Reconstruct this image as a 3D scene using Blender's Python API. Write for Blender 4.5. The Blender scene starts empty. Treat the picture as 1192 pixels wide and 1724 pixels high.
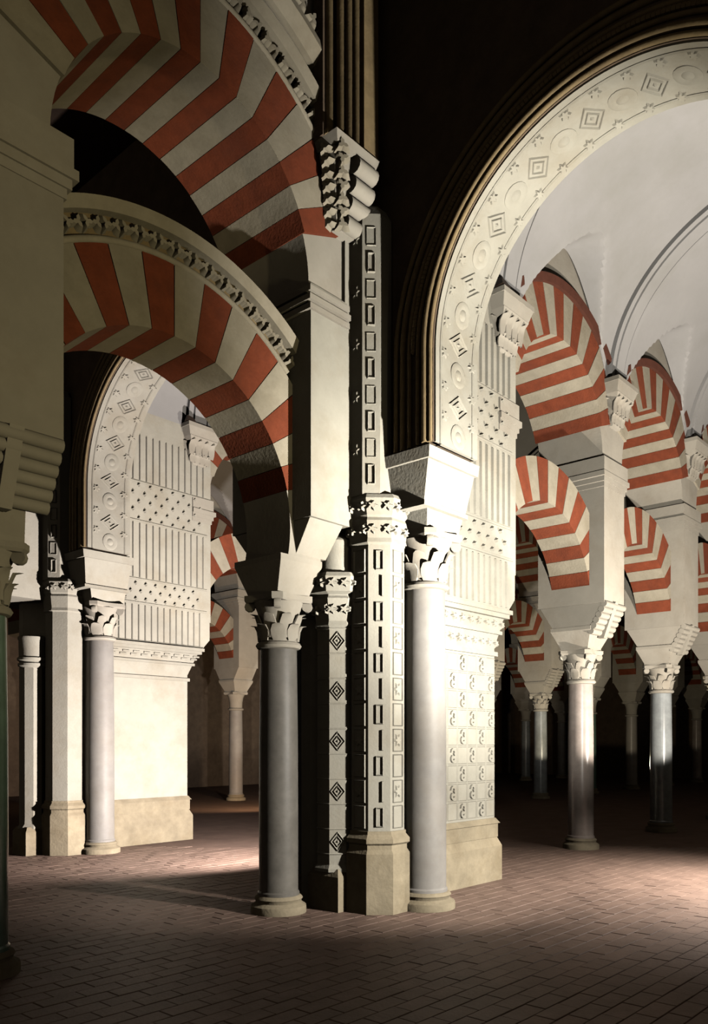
import bpy, bmesh, math, random
from math import sin, cos, pi, sqrt, radians, degrees, atan2, tan
random.seed(7)
scene = bpy.context.scene
C = scene.collection

# ------------------------------------------------------------------ camera
YAW = radians(41.87)
cam_d = bpy.data.cameras.new('camera')
cam = bpy.data.objects.new('camera', cam_d)
C.objects.link(cam)
cam.location = (0, 0, 1.6)
cam.rotation_euler = (pi / 2, 0, YAW - pi / 2)
cam_d.sensor_fit = 'HORIZONTAL'
cam_d.sensor_width = 36.0
cam_d.lens = 1376.17 / 1192 * 36.0
cam_d.shift_y = (1249.6 - 862) / 1192
cam_d.clip_start = 0.05
scene.camera = cam

# ------------------------------------------------------------------ world, lights, exposure
w = bpy.data.worlds.new('world')
scene.world = w
w.use_nodes = True
w.node_tree.nodes['Background'].inputs[0].default_value = (1.0, 0.82, 0.62, 1)
w.node_tree.nodes['Background'].inputs[1].default_value = 0.045
vs = scene.view_settings
vs.view_transform = 'Standard'
vs.look = 'None'
vs.exposure = 0.0
vs.gamma = 1.0
vs.use_curve_mapping = False


def spot(name, loc, target, watts, cone, blend=0.3, size=0.12, col=(1, 0.86, 0.68)):
    l = bpy.data.lights.new(name, 'SPOT')
    l.energy = watts
    l.spot_size = radians(cone)
    l.spot_blend = blend
    l.shadow_soft_size = size
    l.color = col
    o = bpy.data.objects.new(name, l)
    C.objects.link(o)
    o.location = loc
    from mathutils import Vector
    d = Vector(target) - Vector(loc)
    o.rotation_euler = d.to_track_quat('-Z', 'Y').to_euler()
    return o


def aim(loc, az, el, d=5.0):
    a, e_ = radians(az), radians(el)
    return (loc[0] + d * cos(a) * cos(e_), loc[1] + d * sin(a) * cos(e_), loc[2] + d * sin(e_))


LP = (6.07, 1.20, 1.9)
spot('floodlight_pier_low', LP, aim(LP, 82, 2), 850, 84, 0.5, 0.06, (1, 0.95, 0.87))
spot('floodlight_pier_high', LP, aim(LP, 58, 34), 1500, 98, 0.6, 0.06, (1, 0.95, 0.86))
spot('added_soffit_fill', (6.3, 1.85, 0.6), (6.3, 2.5, 6.7), 420, 56, 0.8, 0.08, (1, 0.92, 0.76))  # added spot, no real fitting; brightens the crown of the big arch soffit
LA = (11.2, 1.4, 1.22)
spot('floodlight_arcade', LA, aim(LA, 68, 47.8), 1800, 100, 0.10, 0.05, (1, 0.91, 0.80))
spot('added_floor_spill', (9.9, 1.9, 2.2), (9.4, 2.8, 0.0), 1300, 112, 1.0, 0.10, (1, 0.93, 0.84))  # extra spot put in to imitate spill light pooling on the floor
spot('floodlight_second_nave', (7.35, 6.75, 1.0), (6.9, 10.8, 2.4), 1750, 130, 0.6, 0.06, (1, 0.91, 0.86))
spot('added_fill_second_nave', (18.6, 8.4, 1.1), (18.6, 8.4, 6.0), 330, 179, 0.02, 0.10, (1, 0.86, 0.62))  # added uplight that boosts the second arcade
spot('floodlight_third_nave', (12.5, 13.2, 0.7), (13.5, 17.4, 4.0), 330, 150, 0.5, 0.10, (1, 0.66, 0.38))
spot('added_fill_left_nave', (3.0, 7.6, 0.6), (4.1, 5.6, 7.0), 62, 34, 0.7, 0.12, (1, 0.80, 0.46))  # fill spot put in to brighten the upper arch soffit
spot('added_foreground_fill', (4.6, -1.6, 2.0), (2.3, 5.2, 4.4), 400, 62, 0.9, 0.20, (1, 0.86, 0.50))  # added fill for the left foreground, not an actual lamp
scene.cycles.diffuse_bounces = 0

# ------------------------------------------------------------------ materials
def material(name, col, var=0.12, scale=6.0, rough=0.85, bump=0.25, bscale=35.0, stain=None, stain_amt=0.0,
             spec=0.3, rnd=0.06):
    m = bpy.data.materials.new(name)
    m.use_nodes = True
    nt = m.node_tree
    N, L = nt.nodes, nt.links
    b = N['Principled BSDF']
    b.inputs['Roughness'].default_value = rough
    b.inputs['Specular IOR Level'].default_value = spec
    tc = N.new('ShaderNodeNewGeometry')
    n1 = N.new('ShaderNodeTexNoise')
    n1.inputs['Scale'].default_value = scale
    n1.inputs['Detail'].default_value = 6
    n1.inputs['Roughness'].default_value = 0.65
    L.new(tc.outputs['Position'], n1.inputs['Vector'])
    cr = N.new('ShaderNodeValToRGB')
    cr.color_ramp.elements[0].position = 0.3
    cr.color_ramp.elements[1].position = 0.7
    cr.color_ramp.elements[0].color = tuple(c * (1 - var) for c in col) + (1,)
    cr.color_ramp.elements[1].color = tuple(min(1, c * (1 + var)) for c in col) + (1,)
    L.new(n1.outputs['Fac'], cr.inputs['Fac'])
    out = cr.outputs['Color']
    if stain:
        n2 = N.new('ShaderNodeTexNoise')
        n2.inputs['Scale'].default_value = scale * 0.35
        n2.inputs['Detail'].default_value = 8
        n2.inputs['Roughness'].default_value = 0.7
        L.new(tc.outputs['Position'], n2.inputs['Vector'])
        r2 = N.new('ShaderNodeMapRange')
        r2.inputs['From Min'].default_value = 0.48
        r2.inputs['From Max'].default_value = 0.72
        r2.inputs['To Max'].default_value = stain_amt
        L.new(n2.outputs['Fac'], r2.inputs['Value'])
        mx = N.new('ShaderNodeMixRGB')
        L.new(r2.outputs['Result'], mx.inputs['Fac'])
        L.new(out, mx.inputs['Color1'])
        mx.inputs['Color2'].default_value = tuple(stain) + (1,)
        out = mx.outputs['Color']
    if rnd:
        oi = N.new('ShaderNodeObjectInfo')
        mr = N.new('ShaderNodeMapRange')
        mr.inputs['To Min'].default_value = 1 - rnd
        mr.inputs['To Max'].default_value = 1 + rnd
        L.new(oi.outputs['Random'], mr.inputs['Value'])
        vm = N.new('ShaderNodeVectorMath')
        vm.operation = 'SCALE'
        L.new(out, vm.inputs[0])
        L.new(mr.outputs['Result'], vm.inputs['Scale'])
        out = vm.outputs['Vector']
    L.new(out, b.inputs['Base Color'])
    if bump:
        n3 = N.new('ShaderNodeTexNoise')
        n3.inputs['Scale'].default_value = bscale
        n3.inputs['Detail'].default_value = 5
        L.new(tc.outputs['Position'], n3.inputs['Vector'])
        bp = N.new('ShaderNodeBump')
        bp.inputs['Strength'].default_value = bump
        bp.inputs['Distance'].default_value = 0.01
        L.new(n3.outputs['Fac'], bp.inputs['Height'])
        L.new(bp.outputs['Normal'], b.inputs['Normal'])
    return m


M = {}
M['plaster'] = material('plaster', (0.475, 0.436, 0.363), 0.08, 3, 0.9, 0.2, 25, (0.33, 0.26, 0.18), 0.45)
M['stucco'] = material('stucco', (0.502, 0.475, 0.396), 0.07, 5, 0.85, 0.25, 40, (0.36, 0.29, 0.19), 0.45)
M['vault'] = material('vault_plaster', (0.462, 0.449, 0.436), 0.05, 1.5, 0.92, 0.1, 20, (0.34, 0.33, 0.29), 0.5, rnd=0)
M['cream'] = material('cream_voussoir', (0.436, 0.389, 0.297), 0.12, 5, 0.9, 0.3, 30, (0.28, 0.23, 0.15), 0.5)
M['red'] = material('red_brick_voussoir', (0.255, 0.062, 0.027), 0.18, 7, 0.9, 0.35, 40, (0.16, 0.05, 0.03), 0.55, rnd=0.12)
M['brownred'] = material('brown_moulding', (0.12, 0.042, 0.026), 0.15, 7, 0.9, 0.2)
M['ochre'] = material('ochre_stone', (0.359, 0.265, 0.140), 0.18, 8, 0.7, 0.3, 45, (0.20, 0.14, 0.08), 0.5)
M['darkstone'] = material('brown_stone', (0.20, 0.145, 0.10), 0.2, 4, 0.9, 0.3)  # on the transverse arches its darkness is shade put into the colour
M['marble_white'] = material('white_marble', (0.409, 0.376, 0.330), 0.10, 4, 0.35, 0.05, 20, (0.38, 0.33, 0.27), 0.5, 0.5)
M['marble_pink'] = material('pink_marble', (0.50, 0.43, 0.385), 0.16, 6, 0.28, 0.03, 20, (0.34, 0.24, 0.20), 0.5, 0.5)
M['marble_grey'] = material('grey_marble', (0.36, 0.38, 0.38), 0.2, 5, 0.25, 0.03, 20, (0.20, 0.22, 0.22), 0.6, 0.5)
M['marble_green'] = material('green_marble', (0.17, 0.27, 0.21), 0.2, 5, 0.25, 0.03, 20, (0.08, 0.14, 0.11), 0.6, 0.5)
M['marble_dove'] = material('dove_marble', (0.330, 0.310, 0.284), 0.14, 4, 0.55, 0.1, 20, (0.30, 0.26, 0.21), 0.5, 0.4)
M['marble_dark'] = material('dark_marble', (0.20, 0.185, 0.16), 0.2, 5, 0.5, 0.1, 20, (0.10, 0.09, 0.075), 0.5, 0.4)
M['base'] = material('weathered_limestone', (0.390, 0.328, 0.226), 0.2, 5, 0.9, 0.4, 30, (0.25, 0.19, 0.11), 0.6)
M['floorslab'] = material('floor_mortar', (0.25, 0.168, 0.132), 0.2, 2.5, 0.8, 0.3, 30, rnd=0)
M['brick'] = material('floor_brick', (0.275, 0.185, 0.146), 0.2, 3, 0.6, 0.3, 40, (0.14, 0.095, 0.075), 0.6, 0.35, rnd=0.10)
M['iron'] = material('iron', (0.05, 0.03, 0.02), 0.2, 10, 0.6, 0.2)
M['wood'] = material('dark_ceiling_wood', (0.05, 0.032, 0.022), 0.2, 5, 0.8, 0.2)

# ------------------------------------------------------------------ mesh helpers
class MB:
    def __init__(s):
        s.v, s.f, s.m = [], [], []

    def add(s, vs_, fs, mi=0):
        k = len(s.v)
        s.v += [tuple(p) for p in vs_]
        s.f += [tuple(i + k for i in f) for f in fs]
        s.m += [mi] * len(fs)
        return s

    def box(s, x0, x1, y0, y1, z0, z1, mi=0):
        return s.hexa([(x0, y0), (x1, y0), (x1, y1), (x0, y1)], z0, [(x0, y0), (x1, y0), (x1, y1), (x0, y1)], z1, mi)

    def hexa(s, lo, z0, hi, z1, mi=0):
        n = len(lo)
        vs_ = [(x, y, z0) for x, y in lo] + [(x, y, z1) for x, y in hi]
        fs = [tuple(range(n))[::-1], tuple(range(n, 2 * n))] + [(i, (i + 1) % n, (i + 1) % n + n, i + n) for i in range(n)]
        return s.add(vs_, fs, mi)

    def prism_y(s, poly, y0, y1, mi=0):          # polygon in x,z extruded along y
        n = len(poly)
        vs_ = [(x, y0, z) for x, z in poly] + [(x, y1, z) for x, z in poly]
        fs = [tuple(range(n)), tuple(range(n, 2 * n))[::-1]] + [(i, i + n, (i + 1) % n + n, (i + 1) % n) for i in range(n)]
        return s.add(vs_, fs, mi)

    def lathe(s, prof, n=24, cx=0, cy=0, rot=0.0, mi=0, a0=0, a1=2 * pi):
        full = abs(a1 - a0 - 2 * pi) < 1e-6
        k = n if full else n + 1
        vs_, fs = [], []
        for r, z in prof:
            for i in range(k):
                a = a0 + (a1 - a0) * i / n + rot
                vs_.append((cx + r * cos(a), cy + r * sin(a), z))
        for j in range(len(prof) - 1):
            for i in range(n):
                i2 = (i + 1) % k
                fs.append((j * k + i, j * k + i2, (j + 1) * k + i2, (j + 1) * k + i))
        fs.append(tuple(range(k))[::-1])
        fs.append(tuple(range((len(prof) - 1) * k, len(prof) * k)))
        return s.add(vs_, fs, mi)

    def tube(s, pts, r, n=8, mi=0):
        from mathutils import Vector
        P = [Vector(p) for p in pts]
        vs_, fs = [], []
        for i, p in enumerate(P):
            t = (P[min(i + 1, len(P) - 1)] - P[max(i - 1, 0)]).normalized()
            up = Vector((0, 0, 1)) if abs(t.z) < 0.9 else Vector((1, 0, 0))
            a = t.cross(up).normalized()
            b = t.cross(a).normalized()
            for k in range(n):
                q = 2 * pi * k / n
                vs_.append(p + a * r * cos(q) + b * r * sin(q))
        for i in range(len(P) - 1):
            for k in range(n):
                k2 = (k + 1) % n
                fs.append((i * n + k, i * n + k2, (i + 1) * n + k2, (i + 1) * n + k))
        fs.append(tuple(range(n)))
        fs.append(tuple(range((len(P) - 1) * n, len(P) * n)))
        return s.add(vs_, fs, mi)

    def sweep(s, path, prof, plane='xz', mi=0):   # path of (ca, cz, na, nz); closed profile of (r, b)
        vs_, fs = [], []
        n = len(prof)
        for ca, cz, na, nz in path:
            for r, b in prof:
                a, z = ca + r * na, cz + r * nz
                vs_.append((a, b, z) if plane == 'xz' else (b, a, z))
        for i in range(len(path) - 1):
            for k in range(n):
                k2 = (k + 1) % n
                fs.append((i * n + k, i * n + k2, (i + 1) * n + k2, (i + 1) * n + k))
        fs.append(tuple(range(n)))
        fs.append(tuple(range((len(path) - 1) * n, len(path) * n)))
        return s.add(vs_, fs, mi)

    def mesh(s, name, mats, smooth=None):
        me = bpy.data.meshes.new(name)
        me.from_pydata(s.v, [], s.f)
        bm = bmesh.new()
        bm.from_mesh(me)
        bmesh.ops.recalc_face_normals(bm, faces=bm.faces)
        bm.to_mesh(me)
        bm.free()
        if isinstance(mats, str):
            mats = [mats]
        for m in mats:
            me.materials.append(M[m])
        if len(mats) > 1:
            for p, i in zip(me.polygons, s.m):
                p.material_index = i
        if smooth is not None:
            me.shade_smooth()
            me.set_sharp_from_angle(angle=radians(smooth))
        return me

    def build(s, name, mats, parent=None, smooth=None, loc=None):
        return place(name, s.mesh(name, mats, smooth), parent, loc)


def place(name, me, parent=None, loc=None, rot=None, scale=None):
    o = bpy.data.objects.new(name, me)
    C.objects.link(o)
    if parent is not None:
        o.parent = parent
    if loc:
        o.location = loc
    if rot:
        o.rotation_euler = rot
    if scale:
        o.scale = scale
    return o


def thing(name, label, cat, loc=(0, 0, 0), group=None):
    o = bpy.data.objects.new(name, None)
    o.empty_display_size = 0.1
    C.objects.link(o)
    o.location = loc
    o['label'] = label
    o['category'] = cat
    o['kind'] = 'thing'
    if group:
        o['group'] = group
    return o


def tag(o, label, cat, group=None):
    o['label'] = label
    o['category'] = cat
    o['kind'] = 'thing'
    if group:
        o['group'] = group
    return o


def struct(o):
    o['kind'] = 'structure'
    return o


def dup(root, loc, label, group=None, skip=()):
    def cp(o, par):
        c = o.copy()
        C.objects.link(c)
        c.parent = par
        for ch in list(kids.get(o.name, ())):
            cp(ch, c)
        return c
    kids = {}
    for o in C.objects:
        if o.parent:
            kids.setdefault(o.parent.name, []).append(o)
    r = cp(root, None)
    r.location = loc
    r['label'] = label
    if group:
        r['group'] = group
    return r


def arc(th0, th1, n, ca=0.0, cz=0.0):
    return [(ca, cz, cos(radians(th0 + (th1 - th0) * i / n)), sin(radians(th0 + (th1 - th0) * i / n))) for i in range(n + 1)]


def roll(rc, bc, rad, n=8):
    return [(rc + rad * cos(2 * pi * k / n), bc + rad * sin(2 * pi * k / n)) for k in range(n)]


def clip_poly(poly, xm):                       # keep |x| <= xm
    for sgn in (1, -1):
        out = []
        for i in range(len(poly)):
            a, b = poly[i], poly[(i + 1) % len(poly)]
            ia, ib = sgn * a[0] <= xm, sgn * b[0] <= xm
            if ia:
                out.append(a)
            if ia != ib:
                t = (sgn * xm - a[0]) / (b[0] - a[0])
                out.append((sgn * xm, a[1] + t * (b[1] - a[1])))
        poly = out
        if not poly:
            return poly
    return poly


OCT = pi / 8

# ------------------------------------------------------------------ layout
YA, W, S = 5.69, 5.89, 3.13
XN, XA, XE = 2.47, 5.28, 8.35                 # near column, column at the pier, embedded end of the pier
COLS = [11.48 + S * i for i in range(8)]
ZL, RL, RLO = 3.55, 1.27, 1.84                # lower arches
ZU, RU, RUO = 5.70, 1.22, 1.84                # upper arches
TL, TU = 0.30, 0.53                           # half thicknesses
ZTOP = 9.4
CY, CZ, CR = 2.745, 5.13, 1.60                # transverse arch in the right nave
XF = 5.90                                     # its front plane

# ------------------------------------------------------------------ floor
mb = MB()
mb.box(-4, 40, -4, 26, -0.30, -0.006)
floor = struct(mb.build('floor', 'floorslab'))
bw, bd, g = 0.285, 0.142, 0.0025
bmb = MB()
bmb.hexa([(g, g), (bw - g, g), (bw - g, bd - g), (g, bd - g)], -0.03,
         [(g, g), (bw - g, g), (bw - g, bd - g), (g, bd - g)], -0.003)
top = MB()
e = 0.003
top.add([(g, g, -0.03), (bw - g, g, -0.03), (bw - g, bd - g, -0.03), (g, bd - g, -0.03),
         (g, g, -0.004), (bw - g, g, -0.004), (bw - g, bd - g, -0.004), (g, bd - g, -0.004),
         (g + e, g + e, 0), (bw - g - e, g + e, 0), (bw - g - e, bd - g - e, 0), (g + e, bd - g - e, 0)],
        [(0, 1, 5, 4), (1, 2, 6, 5), (2, 3, 7, 6), (3, 0, 4, 7), (4, 5, 9, 8), (5, 6, 10, 9), (6, 7, 11, 10), (7, 4, 8, 11), (8, 9, 10, 11)])
brick_me = top.mesh('brick', 'brick')
cands = []
for j in range(-8, 92):
    for i in range(0, 46):
        x = i * bw + (bw / 2 if j % 2 else 0)
        y = j * bd
        xc, yc = x + bw / 2, y + bd / 2
        d = xc * cos(YAW) + yc * sin(YAW)
        r = xc * sin(YAW) - yc * cos(YAW)
        if d < 3.2 or d > 12.5:
            continue
        px = 596 + 1376 * r / d
        if -250 < px < 1450:
            inview = 0 < px < 1192 and 1249 + 1376 * 1.6 / d < 1724
            cands.append((0 if inview else 1, d, x, y))
cands.sort()
rest = MB()
for k, (iv, d, x, y) in enumerate(cands):
    dz = random.uniform(-0.0015, 0.0025)
    if k < 300:
        place('brick', brick_me, floor, (x, y, dz))
    else:
        rest.add([(a + x, b + y, c + dz) for a, b, c in top.v], top.f)
o = rest.build('brick_paving', 'brick', floor)
o['kind'] = 'stuff'

# ------------------------------------------------------------------ shared ornaments
def lobed(n, r0, r1, h, asp=1.0):             # raised lobed leaf / rosette, flat side on z=0, growing to +z
    m = MB()
    k = n * 4
    lo, hi = [], []
    for i in range(k):
        a = 2 * pi * i / k
        r = r0 + (r1 - r0) * (0.5 + 0.5 * cos(n * a))
        lo.append((r * cos(a), r * sin(a) * asp))
        hi.append((0.6 * r * cos(a), 0.6 * r * sin(a) * asp))
    m.hexa(lo, -0.01, hi, h)
    return m


def frame_poly(pts_o, pts_i, h):              # raised frame with bevelled section
    m = MB()
    n = len(pts_o)
    mid = [((a[0] + b[0]) / 2, (a[1] + b[1]) / 2) for a, b in zip(pts_o, pts_i)]
    vs_ = [(x, y, -0.005) for x, y in pts_o] + [(x, y, h) for x, y in mid] + [(x, y, -0.005) for x, y in pts_i]
    fs = []
    for i in range(n):
        j = (i + 1) % n
        fs += [(i, j, j + n, i + n), (i + n, j + n, j + 2 * n, i + 2 * n)]
    return m.add(vs_, fs)


def diamond(sx, sy, h):
    m = MB()
    for f0, f1 in ((1.0, 0.72), (0.60, 0.36)):
        po = [(sx * f0, 0), (0, sy * f0), (-sx * f0, 0), (0, -sy * f0)]
        pi_ = [(sx * f1, 0), (0, sy * f1), (-sx * f1, 0), (0, -sy * f1)]
        q = frame_poly(po, pi_, h)
        m.add(q.v, q.f)
    m.hexa([(sx * .22, 0), (0, sy * .22), (-sx * .22, 0), (0, -sy * .22)], -0.005, [(.004, 0), (0, .004), (-.004, 0), (0, -.004)], h * 1.1)
    return m


def rect_frame(sx, sy, wd, h):
    return frame_poly([(-sx, -sy), (sx, -sy), (sx, sy), (-sx, sy)],
                      [(-sx + wd, -sy + wd), (sx - wd, -sy + wd), (sx - wd, sy - wd), (-sx + wd, sy - wd)], h)


def swirl(r, h):                              # S shaped leaf pair
    m = MB()
    for sg in (1, -1):
        lo, hi = [], []
        pts_o = [(cos(radians(a)) * r * .55, sin(radians(a)) * r * .55 + r * .42) for a in range(-60, 181, 40)]
        pts_i = [(cos(radians(a)) * r * .22, sin(radians(a)) * r * .22 + r * .42) for a in range(180, -61, -40)]
        poly = [(sg * x, sg * y) for x, y in pts_o + pts_i]
        cx_ = [(x * 0.97, y * 0.97) for x, y in poly]
        n = len(poly)
        k = len(pts_o)
        vs_ = [(x, y, -0.004) for x, y in poly] + [(x, y, h) for x, y in cx_]
        fs = [(i, (i + 1) % n, (i + 1) % n + n, i + n) for i in range(n)]
        for i in range(k - 1):
            fs.append((n + i, n + i + 1, n + n - 2 - i, n + n - 1 - i))
        m.add(vs_, fs)
    return m


ORN = {
    'leaf': lobed(5, 0.030, 0.075, 0.045, 0.8).mesh('leaf', 'stucco', 50),
    'leaf_cream': lobed(3, 0.025, 0.085, 0.06, 0.9).mesh('leaf', 'cream', 50),
    'rosette': lobed(6, 0.045, 0.085, 0.02).mesh('rosette', 'stucco', 50),
    'knob': lobed(4, 0.022, 0.034, 0.04).mesh('knob', 'stucco', 60),
    'swirl': swirl(0.085, 0.022).mesh('swirl_leaf', 'stucco', 40),
    'diamond': diamond(0.105, 0.105, 0.016).mesh('diamond', 'stucco'),
    'lozenge': diamond(0.17, 0.20, 0.014).mesh('lozenge', 'stucco'),
    'disc': MB().lathe([(0.12, -0.01), (0.115, 0.008), (0.09, 0.016), (0.05, 0.008), (0.03, 0.02), (.005,.022)], 16).mesh('disc', 'stucco', 40),
}


def orient(nx, ny, nz, upx=0, upy=0, upz=1):  # euler that maps local z to the normal and local y near up
    from mathutils import Vector, Matrix
    z = Vector((nx, ny, nz)).normalized()
    u = Vector((upx, upy, upz))
    x = u.cross(z).normalized()
    y = z.cross(x)
    return Matrix((x, y, z)).transposed().to_euler()


ROT_V = orient(0, -1, 0)                      # faces -y
ROT_U = orient(-1, 0, 0)                      # faces -x
ROT_D = orient(-1, -1, 0)

# ------------------------------------------------------------------ columns
def leaf_mesh(h, wd, curl, mat):
    m = MB()
    rows = 5
    vs_, fs = [], []
    for layer in (0, 1):
        for i in range(rows):
            t = i / (rows - 1)
            hw = wd * (0.75 + 0.5 * sin(pi * t) - 0.45 * t * t)
            out = 0.02 * t + curl * max(0, t - 0.45) ** 1.6 * 3
            z = h * (t - 0.22 * max(0, t - 0.8) * 5 * t)
            for j, sx in enumerate((-1, 0, 1)):
                vs_.append((sx * hw, -(out + (0.012 if sx == 0 else 0) + (0.016 if layer == 0 else 0)), z))
    k = rows * 3
    for i in range(rows - 1):
        for j in range(2):
            a = i * 3 + j
            fs.append((a, a + 1, a + 4, a + 3))
            fs.append((k + a, k + a + 3, k + a + 4, k + a + 1))
    for i in range(rows - 1):
        fs.append((i * 3, i * 3 + 3, k + i * 3 + 3, k + i * 3))
        fs.append((i * 3 + 2, k + i * 3 + 2, k + i * 3 + 5, i * 3 + 5))
    fs.append((k - 3, k - 2, 2 * k - 2, 2 * k - 3))
    fs.append((k - 2, k - 1, 2 * k - 1, 2 * k - 2))
    m.add(vs_, fs)
    return m.mesh('leaf', mat, 60)


LEAF_LO = leaf_mesh(0.19, 0.06, 0.045, 'plaster')
LEAF_HI = leaf_mesh(0.28, 0.055, 0.06, 'plaster')
VOL = MB().lathe([(0.01, -0.03), (0.05, -0.03), (0.055, 0), (0.05, 0.03), (0.01, 0.03)], 10).mesh('volute', 'plaster', 50)
BASE_P = [(0.27, 0), (0.27, 0.05), (0.265, 0.07), (0.24, 0.085), (0.22, 0.10), (0.225, 0.12), (0.235, 0.135), (0.225, 0.15), (0.205, 0.165)]
_col = {}


def column(label, x, y, shaft_mat, zs=2.54, r=0.19, base=True, leaves=True, zcap=0.43, group=None, cat='column', cap_mat='plaster'):
    t = thing('stone_column', label, cat, (x, y, 0), group)
    key = ('s', shaft_mat, zs, r)
    if key not in _col:
        prof = [(r + 0.012, 0.165), (r + 0.012, 0.19), (r, 0.205), (r * 1.0, zs * 0.35), (r * 0.985, zs * 0.65), (r * 0.93, zs - 0.06)]
        _col[key] = MB().lathe(prof, 32).mesh('shaft', shaft_mat, 30)
        _col[('b', r)] = MB().lathe([(q * r / 0.19, z) for q, z in BASE_P], 28).mesh('base', 'base', 35)
        rr = r * 0.93
        _col[('a', r, zs)] = MB().lathe([(rr, zs - 0.07), (rr + 0.03, zs - 0.06), (rr + 0.045, zs - 0.035), (rr + 0.03, zs - 0.01), (rr, zs)], 28).mesh('astragal', 'plaster', 40)
        h = zcap
        cm = MB().lathe([(rr, zs - 0.005), (rr * 1.02, zs + h * .35), (rr * 1.15, zs + h * .65), (rr * 1.38, zs + h * .86)], 24)
        a, b = 0.265 * r / 0.19, 0.225 * r / 0.19
        ab = []
        for q in range(4):
            c0 = q * pi / 2 + pi / 4
            for dd, rad in ((-0.16, a * 1.25), (0.16, a * 1.25), (0.55, b * 1.06), (pi / 4, b), (pi / 2 - 0.55, b * 1.06)):
                ab.append((rad * cos(c0 + dd), rad * sin(c0 + dd)))
        cm.hexa([(p * .93, q * .93) for p, q in ab], zs + h * .85, ab, zs + h * .90)
        cm.hexa(ab, zs + h * .90, ab, zs + h)
        _col[('c', r, zs)] = cm.mesh('capital', cap_mat, 35)
    if base:
        place('base', _col[('b', r)], t)
    place('shaft', _col[key], t)
    place('astragal', _col[('a', r, zs)], t)
    cap = place('capital', _col[('c', r, zs)], t)
    if leaves:
        rr = r * 0.93
        sc = r / 0.19
        for k in range(8):
            a = k * pi / 4
            place('leaf', LEAF_LO, cap, (rr * .98 * cos(a), rr * .98 * sin(a), zs + 0.005), (0, 0, a + pi / 2), (sc, sc, zcap / .43))
            a += pi / 8
            place('leaf', LEAF_HI, cap, (rr * .98 * cos(a), rr * .98 * sin(a), zs + 0.03), (0, 0, a + pi / 2), (sc, sc, zcap / .43))
        for k in range(4):
            a = k * pi / 2 + pi / 4
            place('volute', VOL, cap, (0.275 * sc * cos(a), 0.275 * sc * sin(a), zs + zcap * .78), (pi / 2, 0, a), (sc, sc, 1))
    return t


def springer_poly(x0, left, right, zb=3.30, th=15):   # solid between two horseshoe arches, in x,z about x0
    pts = []
    n = 7
    zb_a = math.asin((zb - ZL) / RL)
    ths = [zb_a + (radians(th) - zb_a) * i / n for i in range(n + 1)]
    for a in ths:
        pts.append((-left + RL * cos(a), ZL + RL * sin(a)))
    pts.append((0, ZL + left * tan(radians(th))))
    q = [(right - RL * cos(a), ZL + RL * sin(a)) for a in ths]
    return pts + q[::-1]


_pil = {}


def pilaster(label, x, left, right, ztop=ZU, group=None, corbel=True, rolls=True):
    """masonry above a column: impost, horseshoe springer, roll corbel, pier shaft, springing moulding"""
    t = thing('arcade_pier', label, 'pier', (x, YA, 2.97), group)
    key = (left, right)
    z0 = -2.97
    if key not in _pil:
        pl = springer_poly(x, left, right)
        lo = min(p[0] for p in pl[:1]), pl[-1][0]
        _pil[key] = {}
        m = MB().hexa([(-.22, -.22), (.22, -.22), (.22, .22), (-.22, .22)], 0.0, [(-.22, -.22), (.22, -.22), (.22, .22), (-.22, .22)], 0.04)
        m.hexa([(-.22, -.22), (.22, -.22), (.22, .22), (-.22, .22)], 0.04,
               [(lo[0] - .02, -TL - .02), (lo[1] + .02, -TL - .02), (lo[1] + .02, TL + .02), (lo[0] - .02, TL + .02)], 0.28)
        m.box(lo[0] - .02, lo[1] + .02, -TL - .02, TL + .02, 0.28, 0.33)
        _pil[key]['impost'] = m.mesh('impost', 'plaster')
        _pil[key]['springer'] = MB().prism_y([(a, z + z0) for a, z in pl], -TL, TL).mesh('springer', 'plaster', 25)
        hw = 0.34
        _pil[key]['shaft'] = MB().box(-hw, hw, -TU, TU, 3.62 + z0, ZU - .42 + z0).mesh('pier_shaft', 'plaster')
        mm = MB()
        for k, (dz, ex) in enumerate(((0, .02), (.07, .05), (.14, .09), (.22, .06))):
            mm.box(-hw - ex, hw + ex, -TU - ex * .5, TU + ex * .5, ZU - .42 + dz + z0, ZU - .42 + dz + (.07 if k < 3 else .20) + z0)
        _pil[key]['mould'] = mm.mesh('springing_moulding', 'plaster')
        rm = MB()
        nr = 6
        for k in range(nr):
            f = k / (nr - 1)
            yc = -TL - 0.02 - (TU - TL - 0.04) * f
            zc = 3.20 + z0 + 0.40 * f
            rm.tube([(-.33, yc, zc), (.33, yc, zc)], 0.05, 10)
        _pil[key]['rolls'] = rm
        one = MB().tube([(-.33, 0, 0), (.33, 0, 0)], 0.048, 10)
        _pil[key]['roll'] = one.mesh('roll', 'plaster', 40)
        _pil[key]['spine'] = MB().hexa([(-.05, -TL - .09), (.05, -TL - .09), (.05, -TL), (-.05, -TL)], 3.14 + z0,
                                       [(-.05, -TU - .04), (.05, -TU - .04), (.05, -TL), (-.05, -TL)], 3.64 + z0).mesh('corbel_spine', 'plaster')
        _pil[key]['back'] = MB().hexa([(-.32, -TL - .01), (.32, -TL - .01), (.32, TL + .01), (-.32, TL + .01)], 3.32 + z0,
                                      [(-.32, -TU + .03), (.32, -TU + .03), (.32, TU - .03), (-.32, TU - .03)], 3.62 + z0).mesh('corbel_block', 'plaster')
    P = _pil[key]
    place('impost', P['impost'], t)
    place('springer', P['springer'], t)
    place('pier_shaft', P['shaft'], t)
    place('springing_moulding', P['mould'], t)
    place('corbel_block', P['back'], t)
    if rolls:
        for k in range(6):
            f = k / 5
            place('roll', P['roll'], t, (0, -TL - 0.02 - (TU - TL - 0.03) * f, 3.22 + z0 + 0.38 * f))
        place('corbel_spine', P['spine'], t)
    return t


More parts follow.
